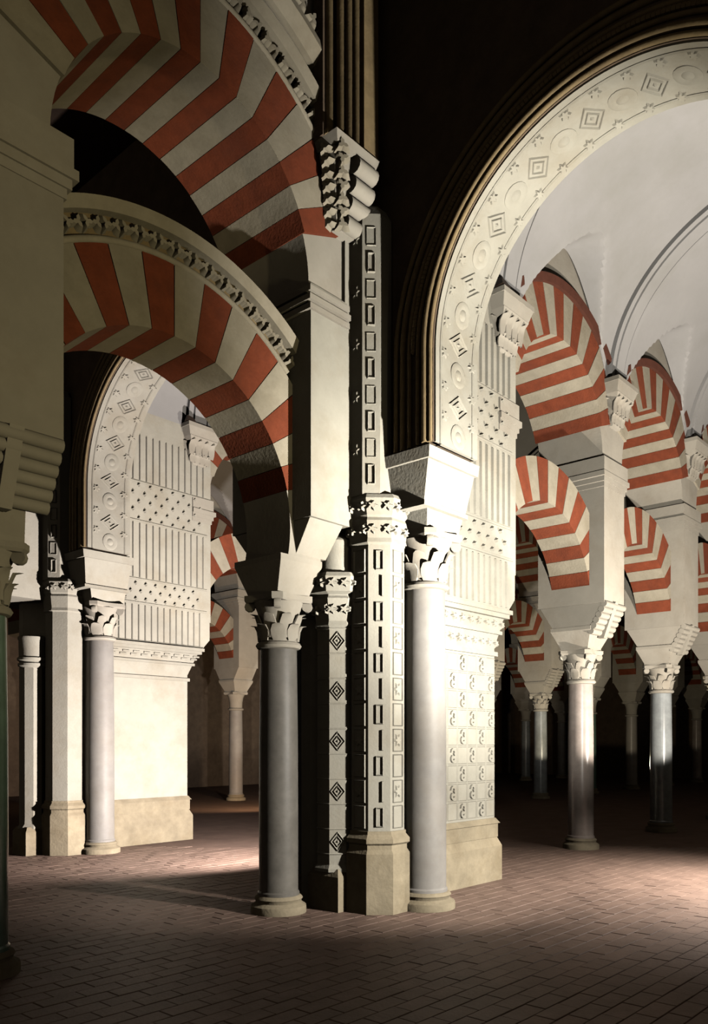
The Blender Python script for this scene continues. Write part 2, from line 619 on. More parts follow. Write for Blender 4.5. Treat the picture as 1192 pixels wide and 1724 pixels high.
# ------------------------------------------------------------------ arches
_arch = {}


def voussoirs(key, R, R1, T, th0, n, half, proud=0.0):
    k = (key, half)
    if k in _arch:
        return _arch[k]
    dth = (180 - 2 * th0) / n
    out = []
    for i in range(n):
        a0, a1 = radians(th0 + dth * i + .12), radians(th0 + dth * (i + 1) - .12)
        q = 3
        poly = [(R * cos(a0 + (a1 - a0) * j / q), R * sin(a0 + (a1 - a0) * j / q)) for j in range(q + 1)]
        poly += [(R1 * cos(a1 + (a0 - a1) * j / q), R1 * sin(a1 + (a0 - a1) * j / q)) for j in range(q + 1)]
        poly = clip_poly(poly, half - 0.004)
        pr = proud + random.uniform(0, 0.006)
        m = MB().prism_y(poly, -T - pr, T + pr)
        out.append(m.mesh('voussoir', 'red' if i % 2 == 0 else 'cream', 25))
    _arch[k] = out
    return out


def joined_voussoirs(key, R, R1, T, th0, n, half):
    k = (key, half, 'j')
    if k not in _arch:
        m = MB()
        dth = (180 - 2 * th0) / n
        for i in range(n):
            a0, a1 = radians(th0 + dth * i), radians(th0 + dth * (i + 1))
            poly = [(R * cos(a0), R * sin(a0)), (R * cos(a1), R * sin(a1)), (R1 * cos(a1), R1 * sin(a1)), (R1 * cos(a0), R1 * sin(a0))]
            poly = clip_poly(poly, half - 0.004)
            m.prism_y(poly, -T - .002 * (i % 2), T + .002 * (i % 2), 0 if i % 2 == 0 else 1)
        _arch[k] = m.mesh('voussoirs', ['red', 'cream'])
    return _arch[k]


def lower_arch(label, cx, half, y=YA, band=False, detail=True, group=None):
    t = thing('striped_arch', label, 'arch', (cx, y, ZL), group)
    if detail:
        for me in voussoirs('lo', RL, RLO, TL, 15, 16, half):
            place('voussoir', me, t)
    else:
        o = place('voussoirs', joined_voussoirs('lo', RL, RLO, TL, 15, 16, half), t)
        o['kind'] = 'stuff'
    if band:
        leaf_band(t, RLO, half, -TL)
    return t


def leaf_band(t, r0, half, yf, w_=0.25):
    ths = degrees(math.acos(min(1, (half - 0.02) / (r0 + w_))))
    th_i = degrees(math.acos(min(1, (half - 0.02) / r0)))
    p0 = arc(ths, 180 - ths, 56)
    # recessed channel, inner fillet, outer roll
    MB().sweep(p0, [(r0 + .03, yf + .03), (r0 + w_ - .04, yf + .03), (r0 + w_ - .04, yf + .40), (r0 + .03, yf + .40)]).build('band_channel', 'ochre', t, 30)
    MB().sweep(p0, roll(r0 + .02, yf + .005, .028)).build('inner_fillet', 'cream', t, 50)
    MB().sweep(p0, [(r0 + w_ - .05, yf - .05), (r0 + w_ + .03, yf - .09), (r0 + w_ + .05, yf - .05), (r0 + w_ + .03, yf + .40), (r0 + w_ - .05, yf + .40)]).build('outer_moulding', 'cream', t, 30)
    n = 34
    for i in range(n):
        a = radians(ths + 1.5 + (180 - 2 * ths - 3) * i / (n - 1))
        r = r0 + w_ * .5
        place('leaf', ORN['leaf_cream'], t, (r * cos(a), yf + .03, r * sin(a)), (orient(0, -1, 0, -sin(a + .5 * (-1) ** i), 0, cos(a + .5 * (-1) ** i))))


def arch_wall(R, half_l, half_r, ztop, y0, y1, n=40, stilt=0.0, zc=0.0, plane='xz', th=0.0):
    """rectangular wall with an arched hole, about the arch centre"""
    m = MB()
    path = arc(0, 180, n)
    inner = [(R * c_, R * s_) for _, _, c_, s_ in path]
    outer = []
    corner_r, corner_l = atan2(ztop, half_r), atan2(ztop, -half_l)
    for _, _, c_, s_ in path:
        k = min((half_r / c_) if c_ > 1e-6 else 1e9, (half_l / -c_) if c_ < -1e-6 else 1e9, (ztop / s_) if s_ > 1e-6 else 1e9)
        outer.append((k * c_, k * s_))
    # snap nearest outer points onto the true corners
    for cx_, cz_ in ((half_r, ztop), (-half_l, ztop)):
        i = min(range(len(outer)), key=lambda q: (outer[q][0] - cx_) ** 2 + (outer[q][1] - cz_) ** 2)
        outer[i] = (cx_, cz_)
    if stilt:
        inner = [(R, -stilt)] + inner + [(-R, -stilt)]
        outer = [(half_r, -stilt)] + outer + [(-half_l, -stilt)]
    k = len(inner)
    f = (lambda a, b, z: (a, b, z)) if plane == 'xz' else (lambda a, b, z: (b, a, z))
    vs_ = [f(a, y0, z) for a, z in inner] + [f(a, y0, z) for a, z in outer] + [f(a, y1, z) for a, z in inner] + [f(a, y1, z) for a, z in outer]
    fs = []
    for i in range(k - 1):
        fs += [(i, i + 1, k + i + 1, k + i), (2 * k + i, 3 * k + i, 3 * k + i + 1, 2 * k + i + 1),
               (i, 2 * k + i, 2 * k + i + 1, i + 1), (k + i, k + i + 1, 3 * k + i + 1, 3 * k + i)]
    fs += [(0, k, 3 * k, 2 * k), (k - 1, 3 * k - 1, 4 * k - 1, 2 * k - 1)]
    return m.add(vs_, fs)


def upper_arch(label, cx, half_l, half_r, y=YA, band=False, detail=True, ztop=ZTOP, group=None, R=RU, mould=True):
    t = thing('striped_upper_arch', label, 'arch', (cx, y, ZU), group)
    half = min(half_l, half_r)
    if detail:
        for me in voussoirs('up%.3f' % R, R, R + .62, TU, 20, 16, half, 0.0):
            place('voussoir', me, t)
    else:
        o = place('voussoirs', joined_voussoirs('up', R, R + .62, TU, 20, 16, half), t)
        o['kind'] = 'stuff'
    key = ('wall', half_l, half_r, ztop, R)
    if key not in _arch:
        _arch[key] = arch_wall(R + .012, half_l, half_r, ztop - ZU, -TU + .03, TU - .03).mesh('spandrel_wall', 'plaster', 25)
    place('spandrel_wall', _arch[key], t)
    r1 = R + .62
    if band:
        leaf_band(t, r1, half, -TU)
    elif mould:
        ths = 46
        key = ('mould', half, R)
        if key not in _arch:
            _arch[key] = MB().sweep(arc(ths, 180 - ths, 40), [(r1, -TU - .05), (r1 + .10, -TU - .07), (r1 + .13, -TU - .02), (r1 + .13, -TU + .06), (r1, -TU + .06)]).mesh('extrados_moulding', 'brownred', 30)
        place('extrados_moulding', _arch[key], t)
    return t


# ---- first arcade, bay in the left foreground
LH = (XA - XN) / 2
LC = (XA + XN) / 2
column('mottled green marble column cut off by the left edge of the picture', XN, YA, 'marble_green')
pilaster('tall pale stone pier with a roll corbel at the left edge', XN, LH, LH)
lower_arch('large red and cream striped lower arch edged with a carved leaf band', LC, LH, band=True)
UC = (2.74 + 5.17) / 2
upper_arch('large dim red and cream upper arch at the top left of the picture', UC, UC - 2.0, 5.65 - UC, band=True, R=1.215)

# ---- first arcade, right part
ords = ['first', 'second', 'third', 'fourth', 'fifth', 'sixth', 'seventh', 'eighth']
shafts = ['marble_pink', 'marble_grey', 'marble_white', 'marble_pink', 'marble_grey', 'marble_green', 'marble_white', 'marble_pink']
prev = XE
for i, x in enumerate(COLS[:4]):
    if i < 3:
        column(['pale pinkish marble column nearest the carved pier in the right hand arcade',
                'grey marble column, second from the carved pier in the right hand arcade',
                'white marble column, third from the carved pier in the right hand arcade'][i], x, YA, shafts[i])
        pilaster(['plastered pier standing on the pinkish marble column', 'plastered pier standing on the grey marble column',
                  'plastered pier at the right edge, third along the right arcade'][i], x, S / 2, S / 2)
    lower_arch(['red and cream striped lower arch next to the carved pier on the right',
                'red and cream lower arch, second along the right hand arcade',
                'red and cream lower arch, third along the right hand arcade',
                'red and cream lower arch, fourth along the right hand arcade'][i], prev + S / 2, S / 2)
    upper_arch(['red and cream upper arch directly right of the carved pier under the vault',
                'red and cream upper arch, second along the right arcade under the vault',
                'red and cream upper arch, third along the right arcade under the vault',
                'red and cream upper arch, fourth along the right arcade under the vault'][i], prev + S / 2, S / 2, S / 2, R=1.225)
    prev = x

# ---- second arcade (one nave further)
Y2, Y3 = YA + W, YA + 2 * W


def shift_y(t, y):
    t.location.y = y
    return t


prev = XE
for i, x in enumerate(COLS):
    far = i > 5
    shift_y(column('marble column, %s from the left pier in the second arcade' % ords[i], x, YA, shafts[(i + 1) % 8], leaves=i in (0, 3), group='columns of the second arcade'), Y2)
    shift_y(pilaster('plastered pier on the %s column of the second arcade' % ords[i], x, S / 2, S / 2, rolls=i < 4, group='piers of the second arcade'), Y2)
    lower_arch('striped lower arch, %s from the left pier in the second arcade' % ords[i], prev + S / 2, S / 2, Y2, detail=not far, group='arches of the second arcade')
    upper_arch('striped upper arch, %s from the left pier in the second arcade' % ords[i], prev + S / 2, S / 2, S / 2, Y2, detail=not far, R=1.225, group='arches of the second arcade')
    prev = x
# ---- third arcade, far off
prev = XE
for i, x in enumerate(COLS):
    near = i in (0, 1, 2)
    shift_y(column('dim marble column, %s of the far third arcade' % ords[i], x, YA, ('marble_grey', 'marble_dove')[i % 2], leaves=False, group='columns of the third arcade'), Y3)
    shift_y(pilaster('dim plastered pier on the %s column of the far third arcade' % ords[i], x, S / 2, S / 2, rolls=False, group='piers of the third arcade'), Y3)
    lower_arch('striped lower arch, %s of the far third arcade' % ords[i], prev + S / 2, S / 2, Y3, detail=near, group='arches of the third arcade')
    upper_arch('striped upper arch, %s of the far third arcade' % ords[i], prev + S / 2, S / 2, S / 2, Y3, detail=near, R=1.225, group='arches of the third arcade')
    prev = x


# ------------------------------------------------------------------ clustered piers
def octa(m, prof, cx, cy, mi=0):
    k = 1 / cos(OCT)
    return m.lathe([(a * k, z) for a, z in prof], 8, cx, cy, OCT, mi)


def pier_body(name, label, y, panel):
    """wall-like pier between two old columns, carved side panel facing -y; origin on the arcade axis"""
    t = thing(name, label, 'pier', (0, y, 0))
    f = 5.15 - YA                                  # -0.54
    body = MB()
    low = [(5.64, -.06), (5.86, -.36), (6.15, f), (8.20, f), (8.20, -f), (6.15, -f), (5.64, .06)]
    body.hexa(low, 0, low, 2.70)
    hi = [(5.64, -.06), (5.86, -.36), (6.15, f), (8.66, f), (8.66, -f), (6.15, -f), (5.64, .06)]
    body.hexa(low, 2.70, low[:3] + [(8.40, f), (8.40, -f)] + low[5:], 3.05)
    body.hexa(low[:3] + [(8.40, f), (8.40, -f)] + low[5:], 3.05, hi, 3.32)
    body.hexa(hi, 3.32, hi, 3.62)
    up = [(5.17, f), (8.68, f), (8.68, -f), (5.17, -f)]
    body.hexa(up, 3.62, up, 5.70)
    up = [(5.62, f), (8.68, f), (8.68, -f), (5.62, -f)]
    body.hexa(up, 5.70, up, ZTOP)
    sp = MB()
    for zq, ex in ((5.46, .03), (5.53, .05), (5.62, .03)):
        sp.box(5.17 - ex, 5.66, f - ex * .8, -f, zq, zq + .05)
    sp.build('springing_moulding', 'plaster', t)
    body.build('pier_wall', 'stucco', t)
    pl = MB()
    pl.box(6.55, 8.27, f - .06, -f, 0, .40)
    pl.hexa([(6.55, f - .06), (8.27, f - .06), (8.27, -f), (6.55, -f)], .40, [(6.6, f - .02), (8.22, f - .02), (8.22, -f), (6.6, -f)], .50)
    pl.box(6.6, 8.23, f - .03, -f, .50, .66)
    pl.hexa([(6.6, f - .05), (8.25, f - .05), (8.25, -f), (6.6, -f)], .66, [(6.6, f - .01), (8.21, f - .01), (8.21, -f), (6.6, -f)], .72)
    pl.build('plinth', 'base', t)
    # end impost moulding at the embedded far end and frieze mouldings
    fm = MB()
    for z0, z1, x1, ex in ((2.60, 2.65, 8.23, .03), (2.86, 2.90, 8.33, .03), (3.06, 3.11, 8.46, .05), (3.11, 3.16, 8.50, .07)):
        fm.box(6.55, x1, f - ex, -f, z0, z1)
    fm.build('frieze_moulding', 'stucco', t)
    for row, z in ((0, 2.755), (1, 2.985)) if panel else ():
        n = 11
        for k in range(n):
            x = 6.72 + (1.50 + .13 * row) * k / (n - 1)
            place('leaf', ORN['leaf'], t, (x, f, z), (orient(0, -1, 0, .5 * (-1) ** k, 0, 1)), (.95, .95, .6))
    if not panel:
        dash = MB().box(-.06, .06, -.02, .01, -.012, .012).mesh('dash', 'stucco')
        for row in range(2):
            for k in range(9):
                place('dash', dash, t, (6.80 + .19 * k + .05 * row, f, 2.97 + .045 * row))
    # reeds and knobs of the tracery
    reed = _pil.setdefault('reed', {})

    def reeds(x0, x1, z0, z1, n):
        key = round(z1 - z0, 3)
        if key not in reed:
            reed[key] = MB().hexa([(-.016, 0), (.016, 0), (.006, -.028), (-.006, -.028)], 0, [(-.016, 0), (.016, 0), (.006, -.028), (-.006, -.028)], z1 - z0).mesh('reed', 'stucco')
        for k in range(n):
            place('reed', reed[key], t, (x0 + (x1 - x0) * k / (n - 1), f + .003, z0))

    def knobs(x0, x1, z0, z1, nx, nz):
        for a in range(nz):
            for b in range(nx):
                x = x0 + (x1 - x0) * (b + (.5 if a % 2 else 0)) / nx
                place('knob', ORN['knob'], t, (x, f, z0 + (z1 - z0) * a / max(1, nz - 1)), ROT_V)

    reeds(6.80, 8.45, 3.20, 3.74, 15)
    knobs(6.85, 8.50, 3.84, 4.08, 9, 3)
    reeds(6.80, 8.52, 4.18, 5.02, 15)
    knobs(6.85, 8.55, 5.10, 5.62, 8, 5)
    reeds(6.80, 8.52, 5.70, 6.40, 15)
    # cap mouldings of the reed panels
    cm = MB()
    for z in (3.17, 3.77, 4.14, 5.05, 5.66):
        cm.box(6.66, 8.60 if z > 3.3 else 8.48, f - .018, f + .02, z, z + .022)
    cm.build('panel_fillet', 'stucco', t)
    # springing mouldings at the far top edge
    sm = MB()
    for k, (dz, ex) in enumerate(((0, .02), (.07, .05), (.14, .09), (.22, .05))):
        sm.box(8.3, 8.68 + ex, f - ex * .4, -f, ZU - .42 + dz, ZU - .42 + dz + (.07 if k < 3 else .18))
    sm.build('springing_moulding', 'plaster', t)
    if panel:
        for a in range(9):
            for b in range(4):
                x = 6.78 + .38 * b + (.19 if a % 2 else 0)
                if x < 8.15:
                    place('swirl_leaf', ORN['swirl'], t, (x, f, .84 + .205 * a), ROT_V)
        key = 'sqframe'
        if key not in _pil:
            _pil[key] = rect_frame(.092, .10, .016, .008).mesh('square_panel', 'stucco')
        for a in range(9):
            for b in range(8):
                x = 6.78 + .19 * b
                if x < 8.15:
                    place('square_panel', _pil[key], t, (x, f + .002, .84 + .205 * a), ROT_V)
    return t


def col_a(label, y):
    # round column under the springing of the striped arch
    column(label, XA, y, 'marble_dark', r=0.185)


def springer_a(label, y):
    t = thing('arch_springer', label, 'springer', (XA, y, 2.97))
    pl = [p for p in springer_poly(XA, LH, LH)]
    left = [(a, z - 2.97) for a, z in pl if a <= 0]
    poly = left + [(0.26, left[-1][1]), (0.26, .33)]
    MB().hexa([(-.20, -.20), (.20, -.20), (.20, .20), (-.20, .20)], 0, [(-.27, -TL - .02), (.26, -TL - .02), (.26, TL + .02), (-.27, TL + .02)], .28).box(-.27, .26, -TL - .02, TL + .02, .28, .33).build('impost', 'plaster', t)
    MB().prism_y(poly, -TL, TL).build('springer_block', 'plaster', t, 25)
    MB().hexa([(-.06, -TL), (.33, -TL), (.33, TL), (-.06, TL)], .36, [(-.10, -.52), (.33, -.52), (.33, .52), (-.10, .52)], .645).build('corbel_block', 'plaster', t)
    return t


def col_b(label, y, ornate):
    t = thing('short_colonnette', label, 'column', (5.80, y - .27, 0) if ornate else (5.66, y - .31, 0))
    MB().hexa([(-.20, -.20), (.20, -.20), (.20, .20), (-.20, .20)], 0, [(-.20, -.20), (.20, -.20), (.20, .20), (-.20, .20)], .33).hexa(
        [(-.20, -.20), (.20, -.20), (.20, .20), (-.20, .20)], .33, [(-.16, -.16), (.16, -.16), (.16, .16), (-.16, .16)], .40).build('base', 'base', t)
    m = MB()
    octa(m, [(.215, .37), (.215, .40), (.19, .44), (.19, .5), (.19, 2.70)] if ornate else [(.185, .37), (.185, .40), (.15, .44), (.145, .5), (.15, 2.70)], 0, 0)
    m.build('shaft', 'stucco', t)
    if ornate:
        cm = MB()
        octa(cm, [(.19, 2.69), (.215, 2.71), (.20, 2.75), (.235, 2.96), (.215, 2.985), (.215, 3.0), (.27, 3.02), (.285, 3.16), (.26, 3.20)], 0, 0)
        cap = cm.build('capital', 'stucco', t)
        for k in range(8):
            a = k * pi / 4
            for rr, z, s_ in ((.215, 2.86, 1.0), (.276, 3.10, .9)):
                for q in (-.5, .5):
                    place('leaf', ORN['leaf'], cap, (rr * cos(a) - q * .12 * sin(a), rr * sin(a) + q * .12 * cos(a), z), orient(cos(a), sin(a), -.15), (s_, s_, .8))
        MB().lathe([(.19, 3.2), (.19, 3.52), (.175, 3.54), (.01, 3.64)], 24).build('drum', 'stucco', t, 35)
        for k in range(5):
            for a in (5,):                           # faces towards the nave
                an = a * pi / 4
                place('diamond', ORN['diamond'], t, (.188 * cos(an), .188 * sin(an), .66 + .475 * k), orient(cos(an), sin(an), 0), (.74, .95, 1.1))
        ring = _pil.setdefault('bring', None)
        if ring is None:
            rm = MB()
            octa(rm, [(.19, -.010), (.198, 0), (.19, .010)], 0, 0)
            ring = _pil['bring'] = rm.mesh('ring', 'stucco')
        for k in range(10):
            place('ring', ring, t, (0, 0, .54 + .2375 * k))
    else:
        cm = MB().lathe([(.16, 2.66), (.20, 2.69), (.20, 2.72), (.17, 2.74), (.21, 2.77), (.21, 2.80), (.18, 2.82)], 24)
        cm.build('ring_moulding', 'stucco', t, 35)
        MB().lathe([(.185, 2.82), (.19, 3.05), (.20, 3.07), (.20, 3.10), (.17, 3.12)], 24).build('drum', 'stucco', t, 35)
    return t


def col_c(label, y, ornate):
    t = thing('octagonal_pier_shaft', label, 'column', (6.0, y - .61, 0))
    m = MB()
    octa(m, [(.30, 0), (.30, .56), (.275, .60), (.275, .64), (.30, .66), (.30, .70), (.265, .74), (.265, .77)], 0, 0)
    m.build('base', 'base', t)
    m = MB()
    octa(m, [(.25, .77), (.25, 3.46)], 0, 0)
    sh = m.build('shaft', 'stucco', t)
    m = MB()
    octa(m, [(.25, 3.44), (.275, 3.46), (.265, 3.50), (.285, 3.66), (.27, 3.69), (.285, 3.71), (.315, 3.86), (.29, 3.90), (.22, 3.91)], 0, 0)
    cap = m.build('capital', 'stucco', t)
    if ornate:
        for k in range(8):
            a = k * pi / 4
            for rr, z, s_ in ((.274, 3.58, .95), (.298, 3.79, .95)):
                for q in (-.55, .55):
                    place('leaf', ORN['leaf'], cap, (rr * cos(a) - q * .13 * sin(a), rr * sin(a) + q * .13 * cos(a), z), orient(cos(a), sin(a), -.12), (s_, s_, .7))
    else:
        for k in range(4, 7):
            a = k * pi / 4
            for q in (-.55, .55):
                place('leaf', ORN['leaf'], cap, (.298 * cos(a) - q * .13 * sin(a), .298 * sin(a) + q * .13 * cos(a), 3.79), orient(cos(a), sin(a), -.12), (.95, .95, .7))
    m = MB()
    octa(m, [(.20, 3.90), (.20, 6.50), (.15, 6.60)], -.11, 0)
    up = m.build('upper_shaft', 'stucco', t)
    for key, me in (('cframe', rect_frame(.040, .095, .018, .022)), ('cslot', rect_frame(.075, .11, .014, .014)), ('cbar', MB().hexa([(-.009, -.09), (.009, -.09), (.009, .09), (-.009, .09)], -.004, [(-.005, -.085), (.005, -.085), (.005, .085), (-.005, .085)], .026))):
        if key not in _pil:
            _pil[key] = me.mesh({'cframe': 'slot_frame', 'cslot': 'square_panel', 'cbar': 'bar'}[key], 'stucco')
    if ornate:
        for k in range(11):
            z = .90 + .2395 * k
            an = 5 * pi / 4
            if k % 2 == 0:
                place('slot_frame', _pil['cframe'], sh, (.25 * cos(an), .25 * sin(an), z), ROT_D)
            else:
                place('bar', _pil['cbar'], sh, (.25 * cos(an) + .02, .25 * sin(an) - .02, z), ROT_D, (1, 1.1, 1))
            for an in (pi, 3 * pi / 2):
                rt = orient(cos(an), sin(an), 0)
                place('square_panel', _pil['cslot'], sh, (.25 * cos(an), .25 * sin(an), z), rt)
                if k % 2:
                    place('rosette', ORN['rosette'], sh, (.25 * cos(an), .25 * sin(an), z), rt, (.85, .95, .8))
    for k in range(10):
        z = 4.08 + .245 * k
        an = 5 * pi / 4
        place('slot_frame' if k % 2 == 0 else 'bar', _pil['cframe' if k % 2 == 0 else 'cslot'], up, (.20 * cos(an) - .11, .20 * sin(an), z), ROT_D, (1, 1, 1) if k % 2 == 0 else (.62, .8, 1))
        if k % 2:
            place('rosette', ORN['rosette'], up, (-.20 - .11, 0, z), ROT_U, (.8, .9, .6))
    return t


def col_d(label, y, sgn=-1, mat='marble_dove'):
    yy = y + sgn * .90
    return column(label, 6.38, yy, mat, zs=3.13, r=.205, zcap=.47)


def impost_d(label, y, sgn=-1):
    """block that carries the moulded transverse arch, on the round column"""
    t = thing('arch_impost', label, 'impost', (0, y, 3.60))
    q = lambda pts: [(a, sgn * b) for a, b in pts]
    y0 = YA - 4.39                                  # 1.30 out from the axis
    MB().hexa(q([(6.14, .60), (6.64, .60), (6.64, 1.10), (6.14, 1.10)]), 0, q([(6.08, .55), (6.66, .55), (6.66, 1.15), (6.08, 1.15)]), .19).build('neck_block', 'stucco', t)
    b = MB().hexa(q([(6.00, .545), (6.66, .545), (6.66, 1.17), (6.00, 1.17)]), .19, q([(5.92, .545), (6.66, .545), (6.66, 1.28), (5.92, 1.28)]), .56)
    b.build('tapered_block', 'stucco', t)
    MB().hexa(q([(5.97, .545), (6.67, .545), (6.67, 1.20), (5.97, 1.20)]), .17, q([(5.97, .545), (6.67, .545), (6.67, 1.20), (5.97, 1.20)]), .21).build('lower_fillet', 'stucco', t)
    MB().hexa(q([(5.89, .545), (6.68, .545), (6.68, 1.31), (5.89, 1.31)]), .56, q([(5.87, .545), (6.68, .545), (6.68, 1.33), (5.87, 1.33)]), .66).build('top_slab', 'stucco', t)
    MB().hexa(q([(5.93, .545), (6.64, .545), (6.64, 1.27), (5.93, 1.27)]), .66, q([(5.93, .545), (6.64, .545), (6.64, 1.27), (5.93, 1.27)]), .685).build('bed', 'ochre', t)
    return t


def transverse_arch(label, cy):
    t = thing('moulded_transverse_arch', label, 'arch', (0, cy, CZ))
    st = CZ - 4.285
    half = YA - .54 - CY                            # to the face of the pier
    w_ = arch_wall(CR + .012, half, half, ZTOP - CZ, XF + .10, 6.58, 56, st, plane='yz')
    w_.build('arch_wall', 'darkstone', t, 25)  # same stone as the piers, coloured dark for its unlit face
    path = [(0, -st + .0, 1, 0)] + [(0, -st * .5, 1, 0)] + arc(0, 180, 64) + [(0, -st * .5, -1, 0)] + [(0, -st, -1, 0)]
    so = MB().sweep(path, [(CR - .022, XF + .015), (CR - .022, 6.585), (CR + .03, 6.585), (CR + .03, XF + .015)], 'yz')
    so.build('soffit', 'stucco', t, 25)
    # stepped orders of the archivolt
    MB().sweep(path, [(CR - .005, XF + .0), (CR + .44, XF + .04), (CR + .44, XF + .12), (CR - .005, XF + .12)], 'yz').build('archivolt', 'darkstone', t, 25)  # dark colour carries the shade of the unlit front
    for rr, bx, rad in ((.02, -.01, .022), (.075, -.02, .03), (.165, .0, .020), (.265, .005, .020), (.355, .02, .028), (.43, .015, .024)):
        MB().sweep(path, roll(CR + rr, XF + bx, rad), 'yz').build('roll_moulding', 'ochre', t, 50)  # lighter ochre paints in the light caught along the ridges
    bead = _pil.get('bead')
    if bead is None:
        bead = _pil['bead'] = MB().lathe([(.004, -.028), (.022, -.015), (.022, .015), (.004, .028)], 6).mesh('bead', 'ochre', 50)
    bs = MB()
    src = [tuple(v.co) for v in bead.vertices]
    fcs = [tuple(p.vertices) for p in bead.polygons]
    n = 150
    for k in range(n):
        a = pi * (k + .5) / n
        r = CR + .215
        bs.add([(XF - .005 + x, r * cos(a) + y * cos(a) - z * sin(a), r * sin(a) + y * sin(a) + z * cos(a)) for x, y, z in src], fcs)
    o = bs.build('bead_string', 'ochre', t, 50)
    o['kind'] = 'stuff'
    # carved lozenges and discs of the soffit
    xm = (XF + 6.58) / 2 + .02
    r = CR - .021
    n = 19
    for k in range(n):
        a = pi * (k + .5) / n
        nx = (0, -cos(a), -sin(a))
        up = (0, -sin(a), cos(a))
        p = (xm, r * cos(a), r * sin(a))
        if k % 2 == 0:
            place('lozenge', ORN['lozenge'], t, p, orient(*nx, *up), (.95, .62, 1.1))
        else:
            place('disc', ORN['disc'], t, p, orient(*nx, *up))
        for sx in (-.22, .22):
            a2 = a + pi / n / 2
            place('rosette', ORN['rosette'], t, (xm + sx, r * cos(a2), r * sin(a2)), orient(0, -cos(a2), -sin(a2), 0, -sin(a2), cos(a2)), (.95, .75, .9))
    for sg in (1, -1):
        for j, z in enumerate((-.15, -.45, -.72)):
            place('lozenge' if j % 2 else 'disc', ORN['lozenge' if j % 2 else 'disc'], t, (xm, sg * r, z), orient(0, -sg, 0), (.95, .62, 1.1) if j % 2 else (1, 1, 1))
            for sx in (-.22, .22):
                place('rosette', ORN['rosette'], t, (xm + sx, sg * r, z + .14), orient(0, -sg, 0), (.95, .75, .9))
    for xx in (XF + .09, 6.50):
        MB().sweep(path, roll(CR - .02, xx, .016, 6), 'yz').build('soffit_fillet', 'stucco', t, 50)
    return t


# centre pier
pier_body('carved_pier', 'tall white carved pier in the middle with swirl leaf squares on its side', YA, True)
col_a('dark round column on the left side of the middle pier', YA)
springer_a('pale horseshoe arch foot on the dark round column of the middle pier', YA)
col_b('short white colonnette with carved diamonds and a drum on top', YA, True)
col_c('tall octagonal white shaft with slotted panels in front of the middle pier', YA, True)
col_d('plain round marble column at the right corner of the middle pier', YA)
impost_d('white tapered impost block under the big dark moulded arch on the right', YA)
col_d('round column hidden in shadow behind the middle pier', YA, 1, 'marble_grey')
impost_d('dark impost block behind the middle pier seen through the striped arch', YA, 1)
# left pier
pier_body('carved_pier', 'white pier at the left seen through the striped arch, with plain lower wall', Y2, False)
col_b('short plain colonnette with ring mouldings at the left pier', Y2, False)
col_c('plain octagonal shaft with a leaf band at the left pier', Y2, False)
col_d('round marble column at the left pier, beside its plain white wall', Y2)
impost_d('white tapered impost block under the left transverse arch', Y2)
# right pier out of the picture, carrying the other end of the big arch
transverse_arch('big dark moulded arch with a white carved soffit on the right', CY)
transverse_arch('dark moulded arch with carved soffit seen through the striped arch on the left', CY + W)

# ------------------------------------------------------------------ corbel and vault shafts over the middle pier
t = thing('roll_corbel', 'pale roll corbel with leaf carving below the dark vault shafts', 'corbel', (5.22, 5.15, 6.28))
MB().hexa([(.22, -.06), (.46, -.06), (.46, .05), (.22, .05)], 0, [(.06, -.18), (.50, -.18), (.50, .05), (.06, .05)], .62).build('corbel_core', 'plaster', t)
one = MB().tube([(-.13, 0, 0), (.13, 0, 0)], .075, 12).mesh('roll', 'plaster', 40)
for k in range(4):
    place('roll', one, t, (.42, -.08 - .045 * k, .08 + .155 * k))
MB().hexa([(.04, -.24), (.56, -.24), (.56, .05), (.04, .05)], .62, [(.0, -.27), (.58, -.27), (.58, .05), (.0, .05)], .70).build('abacus', 'plaster', t)
for k in range(7):
    f = k / 6
    place('leaf', ORN['leaf_cream'], t, (.22 - .16 * f + .05, -.07 - .15 * f, .04 + .56 * f), orient(-.6, -1, 0, .4 * (-1) ** k, 0, 1), (1.1, 1.1, 1))
    place('leaf', ORN['leaf_cream'], t, (.20 - .15 * f, -.0 - .10 * f, .04 + .56 * f), orient(-1, -.2, 0, .4 * (-1) ** k, 0, 1), (1.1, 1.1, 1))
t = thing('vault_shaft', 'bundle of thin dark vault shafts rising from the roll corbel', 'shaft', (5.20, 5.15, 6.98))
sh = MB().lathe([(.05, 0), (.05, .04), (.034, .06), (.034, 2.4)], 12).mesh('colonnette', 'ochre', 40)
for x_, y_ in ((.06, -.14), (.16, -.18), (.27, -.18), (.37, -.18)):
    place('colonnette', sh, t, (x_, y_, 0))
MB().box(.44, .64, -.22, .0, 0, 2.4).build('pilaster_strip', 'ochre', t)
MB().box(-.0, .44, -.12, .0, 0, 2.4).build('backing', 'darkstone', t)
# wall rib above the upper striped arch
t = thing('wall_rib', 'plain stone rib curving above the dim striped upper arch', 'rib', (UC, 5.16, ZU))
MB().sweep(arc(48, 132, 30), [(2.30, -.03), (2.38, -.12), (2.46, -.10), (2.50, .03), (2.30, .03)]).build('rib_moulding', 'cream', t, 30)
for k in range(6):
    a = radians(50 + 3.2 * k)
    place('leaf', ORN['leaf_cream'], t, (2.58 * cos(a), -.02, 2.58 * sin(a)), orient(0, -1, 0, -sin(a), 0, cos(a)), (1.3, 1.3, 1))

